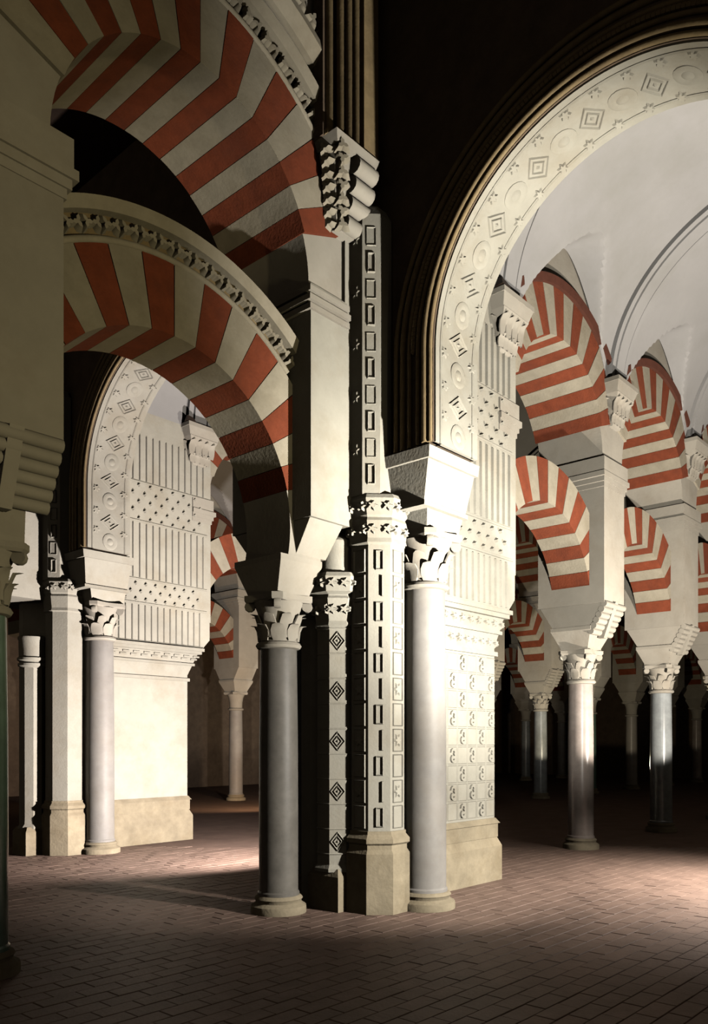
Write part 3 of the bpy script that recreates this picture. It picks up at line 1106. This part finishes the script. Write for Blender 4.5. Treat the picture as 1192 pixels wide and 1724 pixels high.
# ------------------------------------------------------------------ corbels under the vault
def vault_corbel(label, x, y, lump=False):
    t = thing('vault_corbel', label, 'corbel', (x, y - .54, 6.20), 'vault corbels')
    m = MB()
    m.hexa([(-.13, -.02), (.13, -.02), (.13, .05), (-.13, .05)], 0, [(-.20, -.10), (.20, -.10), (.20, .05), (-.20, .05)], .26)
    m.hexa([(-.20, -.10), (.20, -.10), (.20, .05), (-.20, .05)], .26, [(-.28, -.17), (.28, -.17), (.28, .05), (-.28, .05)], .42)
    m.build('bell', 'plaster', t)
    m = MB().hexa([(-.28, -.16), (.28, -.16), (.28, .05), (-.28, .05)], .42, [(-.33, -.20), (.33, -.20), (.33, .05), (-.33, .05)], .56)
    m.box(-.34, .34, -.21, .05, .56, .62)
    m.build('abacus', 'plaster', t)
    MB().box(-.32, .32, -.19, .05, .62, .635).build('shadow_gap_strip', 'iron', t)  # dark strip painted in for the shadow gap above the abacus
    for k in range(4):
        place('leaf', LEAF_LO, t, (-.15 + .10 * k, -.03, .03), None, (.9, .9, .9))
        place('leaf', LEAF_HI, t, (-.20 + .133 * k, -.08, .14), None, (1.0, 1.0, 1.0))
    for sg in (-1, 1):
        place('leaf', LEAF_LO, t, (sg * .14, 0, .03), (0, 0, sg * pi / 2), (.9, .9, .9))
        place('leaf', LEAF_HI, t, (sg * .19, 0, .14), (0, 0, sg * pi / 2), (1, 1, 1))
    if lump:
        m = MB()
        m.add([(-.36, -.20, .635), (-.20, -.21, .635), (-.16, -.10, .635), (-.34, -.08, .635), (-.33, -.17, .72), (-.24, -.18, .70), (-.22, -.12, .71), (-.31, -.11, .74)],
              [(0, 1, 5, 4), (1, 2, 6, 5), (2, 3, 7, 6), (3, 0, 4, 7), (4, 5, 6, 7), (0, 3, 2, 1)])
        o = m.build('iron_lump', 'iron', None, 30)
        o.location = t.location
        tag(o, 'small dark brown lump on the vault corbel of the ' + ('middle pier' if y < 8 else 'left pier'), 'bracket')
    return t


vault_corbel('white leafy vault corbel on the middle pier', 8.42, YA, True)
vault_corbel('white leafy vault corbel above the pinkish marble column', COLS[0], YA)
vault_corbel('white leafy vault corbel above the grey marble column', COLS[1], YA)
vault_corbel('white leafy vault corbel at the right edge, farthest in the row', COLS[2], YA)
vault_corbel('white leafy vault corbel on the left pier under the left arch', 8.42, Y2, True)

# ------------------------------------------------------------------ vaults
def vault(label, yc, xs, group, x_start=6.5):
    half = W / 2 - .54
    z0, rise = 6.80, 2.15
    t = thing('plaster_vault', label, 'vault', (0, yc, z0), group)
    bays = list(zip(xs[:-1], xs[1:]))

    def zz(x, y):
        a = min(1, abs(y) / half)
        zm = rise * sqrt(max(0, 1 - a * a))
        zc = -1
        for b0, b1 in bays:
            if b0 <= x <= b1:
                u = abs(x - (b0 + b1) / 2) / ((b1 - b0) / 2 - .26)
                if u < 1:
                    zc = 1.34 * (1 - u ** 1.6)
        return max(zm, zc)
    ys = [half * sin(radians(-90 + 180 * j / 80)) for j in range(81)]
    m = MB()
    x1 = xs[-1]
    nx = int((x1 - x_start) / .065)
    vs_, fs = [], []
    for i in range(nx + 1):
        x = x_start + (x1 - x_start) * i / nx
        for y in ys:
            vs_.append((x, y, zz(x, y)))
    k = len(ys)
    for i in range(nx):
        for j in range(k - 1):
            fs.append((i * k + j, (i + 1) * k + j, (i + 1) * k + j + 1, i * k + j + 1))
    me = bpy.data.meshes.new('vault_shell')
    me.from_pydata(vs_, [], fs)
    me.materials.append(M['vault'])
    me.shade_smooth()
    me.set_sharp_from_angle(angle=radians(22))
    place('vault_shell', me, t)
    R1 = half - .03
    for x in xs[:-1]:
        prof_x = [(-.24, -.06), (-.15, -.06), (-.145, -.03), (-.125, -.03), (-.12, -.07), (.12, -.07), (.125, -.03), (.145, -.03), (.15, -.06), (.24, -.06), (.24, .10), (-.24, .10)]
        mm = MB()
        vs_, fs = [], []
        n = 48
        q = len(prof_x)
        for i in range(n + 1):
            a = pi * i / n
            c_, s_ = cos(a), sin(a)
            nl = sqrt((c_ / half) ** 2 + (s_ / rise) ** 2)
            ny, nz = (c_ / half) / nl, (s_ / rise) / nl
            for dx, dr in prof_x:
                vs_.append((x + dx, half * c_ + ny * dr, rise * s_ + nz * dr))
        for i in range(n):
            for j in range(q):
                j2 = (j + 1) % q
                fs.append((i * q + j, i * q + j2, (i + 1) * q + j2, (i + 1) * q + j))
        mm.add(vs_, fs)
        mm.build('transverse_rib', 'vault', t, 25)
    return t


vault('pale plaster groin vault over the right hand nave', YA - W / 2, [8.42] + COLS[:5], 'plaster vaults')
vault('pale plaster groin vault seen through the left arch', YA + W / 2, [8.42] + COLS[:7], 'plaster vaults')
vault('dim plaster vault over the farthest nave', YA + 1.5 * W, [XE] + COLS[:7], 'plaster vaults')

# ------------------------------------------------------------------ outer shell
struct(MB().box(-4, 38, -4, 26, ZTOP + .05, ZTOP + .25).build('ceiling', 'wood'))
struct(MB().box(-4, 38, 23.6, 23.9, 0, ZTOP).build('wall_back', 'darkstone'))
struct(MB().box(36.6, 36.9, -4, 23.6, 0, ZTOP).build('wall_right', 'darkstone'))
